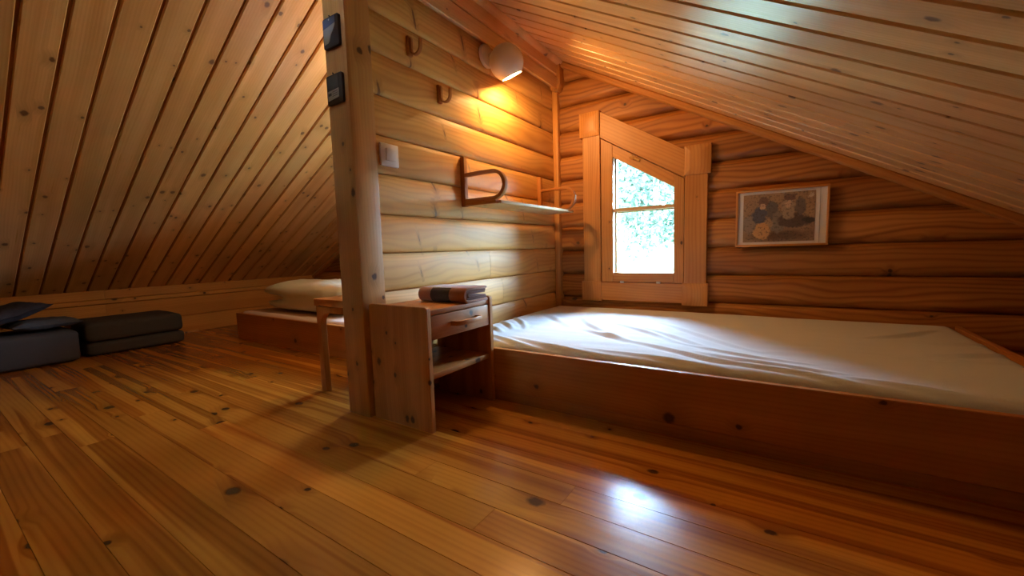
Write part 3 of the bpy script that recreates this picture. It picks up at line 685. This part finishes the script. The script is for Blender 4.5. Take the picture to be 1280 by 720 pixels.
# ================================================================== BLACK CARDS ON THE POST
def card(zb, zt, label, kind):
    y1 = 1.0425; c = empty('notice_card', (-1.53, y1, zb), label, 'card', 'black cards on the post')
    x0, x1 = -1.541, -1.442
    bb = extr('backing', rounded([(x0, zb), (x1, zb), (x1, zt), (x0, zt)], .008, [0, 1, 2, 3], 4), (0, 0, 0), (1, 0, 0), (0, 0, 1), (0, 1, 0), y1-.012, y1, 'black', c, bevel=.001)
    H = zt-zb; W = x1-x0; yf = y1-.0128
    def flat(nm, pts, mat, dy=0): extr(nm, [(x0+W*u, zb+H*v) for u, v in pts], (0, 0, 0), (1, 0, 0), (0, 0, 1), (0, 1, 0), yf-dy, yf+.001, mat, bb, smooth=None)
    if kind == 0:
        flat('printed_top', [(.03, .66), (.80, .74), (.80, .96), (.03, .96)], 'blue')
        flat('printed_sheet', [(.06, .14), (.34, .16), (.42, .22), (.52, .40), (.70, .56), (.78, .66), (.80, .735), (.03, .655)], 'greypaper')
        flat('print_mark', [(.40, .88), (.46, .88), (.46, .93), (.40, .93)], 'paper', .0003)
    else:
        flat('printed_top', [(.05, .50), (.78, .52), (.78, .95), (.05, .95)], 'dkgrey')
        flat('printed_sheet', [(.05, .14), (.78, .20), (.78, .50), (.05, .47)], 'greypaper')
        flat('print_mark', [(.10, .30), (.30, .31), (.30, .40), (.10, .39)], 'dkgrey', .0003)
        for k in range(3): flat('print_line', [(.36, .26+k*.07), (.72, .28+k*.07), (.72, .30+k*.07), (.36, .28+k*.07)], 'dkgrey', .0003)
    v, f = tubevf([(-1.50, y1-.004, zt-.004), (-1.505, y1-.006, zt+.010)], .0025, 6); mk('pin', v, f, 'black', c)
card(1.485, 1.598, 'small black card with a blue-topped torn white sheet, pinned high on the post', 0)
card(1.272, 1.384, 'small black card with a grey panel and a printed strip, pinned lower on the post', 1)

# ================================================================== OUTSIDE
GPROF = [(4.1, -2.7), (6.5, -1.9), (9.0, -1.0), (12.0, -.05), (16.0, 1.0), (22.0, 1.9), (45.0, 3.0)]
def gz(y):
    for (y0, z0), (y1, z1) in zip(GPROF, GPROF[1:]):
        if y <= y1: return z0+(z1-z0)*(y-y0)/(y1-y0)
    return GPROF[-1][1]
gm = struct(extr('ground', GPROF+[(45, -6), (4.1, -6)], (0, 0, 0), (0, 1, 0), (0, 0, 1), (1, 0, 0), -40, 40, 'grass'))  # made-up hillside, raised towards the window to throw daylight onto the right ceiling
def tree(x, y, h, r, mat, label, seed):
    zb = gz(y)-.05; rnd = random.Random(seed); o = empty('tree', (x, y, zb), label, 'tree', 'leafy trees outside the window')
    v, f = tubevf([(x, y, zb), (x+.1, y, zb+h*.4), (x, y+.1, zb+h*.85)], [.16, .12, .04], 8); mk('trunk', v, f, 'bark', o, smooth=60)
    vs, fs = [], []
    for k in range(5200):
        while True:
            d = Vector((rnd.uniform(-1, 1), rnd.uniform(-1, 1), rnd.uniform(-1, 1)))
            if .25 < d.length < 1: break
        d *= 1+.25*noise.noise(d*2.5+Vector((seed, 0, 0)))
        c = Vector((x, y, zb+h*.58))+Vector((d.x*r, d.y*r, d.z*h*.42))
        a = Vector((rnd.gauss(0, 1), rnd.gauss(0, 1), rnd.gauss(0, 1))).normalized(); b = a.cross(Vector((rnd.gauss(0, 1), rnd.gauss(0, 1), rnd.gauss(0, 1)))).normalized(); s = rnd.uniform(.05, .11)
        i = len(vs); vs += [c-a*s, c+b*s*.55, c+a*s, c-b*s*.55]; fs.append((i, i+1, i+2, i+3))
    mk('foliage', vs, fs, mat, o)
TREES = [(-3.0, 11.6, 4.2, 1.4, 'leaf', 'pale green broadleaf tree on the slope straight outside the small window'), (-4.9, 15.0, 4.8, 1.5, 'leaf2', 'bluish green tree on the slope behind the pale green one outside'),
         (-.2, 13.4, 4.6, 1.5, 'leaf', 'pale green tree standing apart, to one side of the others on the slope outside'), (-6.2, 19.5, 5.2, 2.0, 'leaf', 'tall pale green tree at the top of the slope outside'), (-1.6, 18.8, 5.2, 2.0, 'leaf2', 'tall bluish green tree at the top of the slope outside')]
for k, (x, y, h, r, m_, lb) in enumerate(TREES): tree(x, y, h, r, m_, lb, k+3)
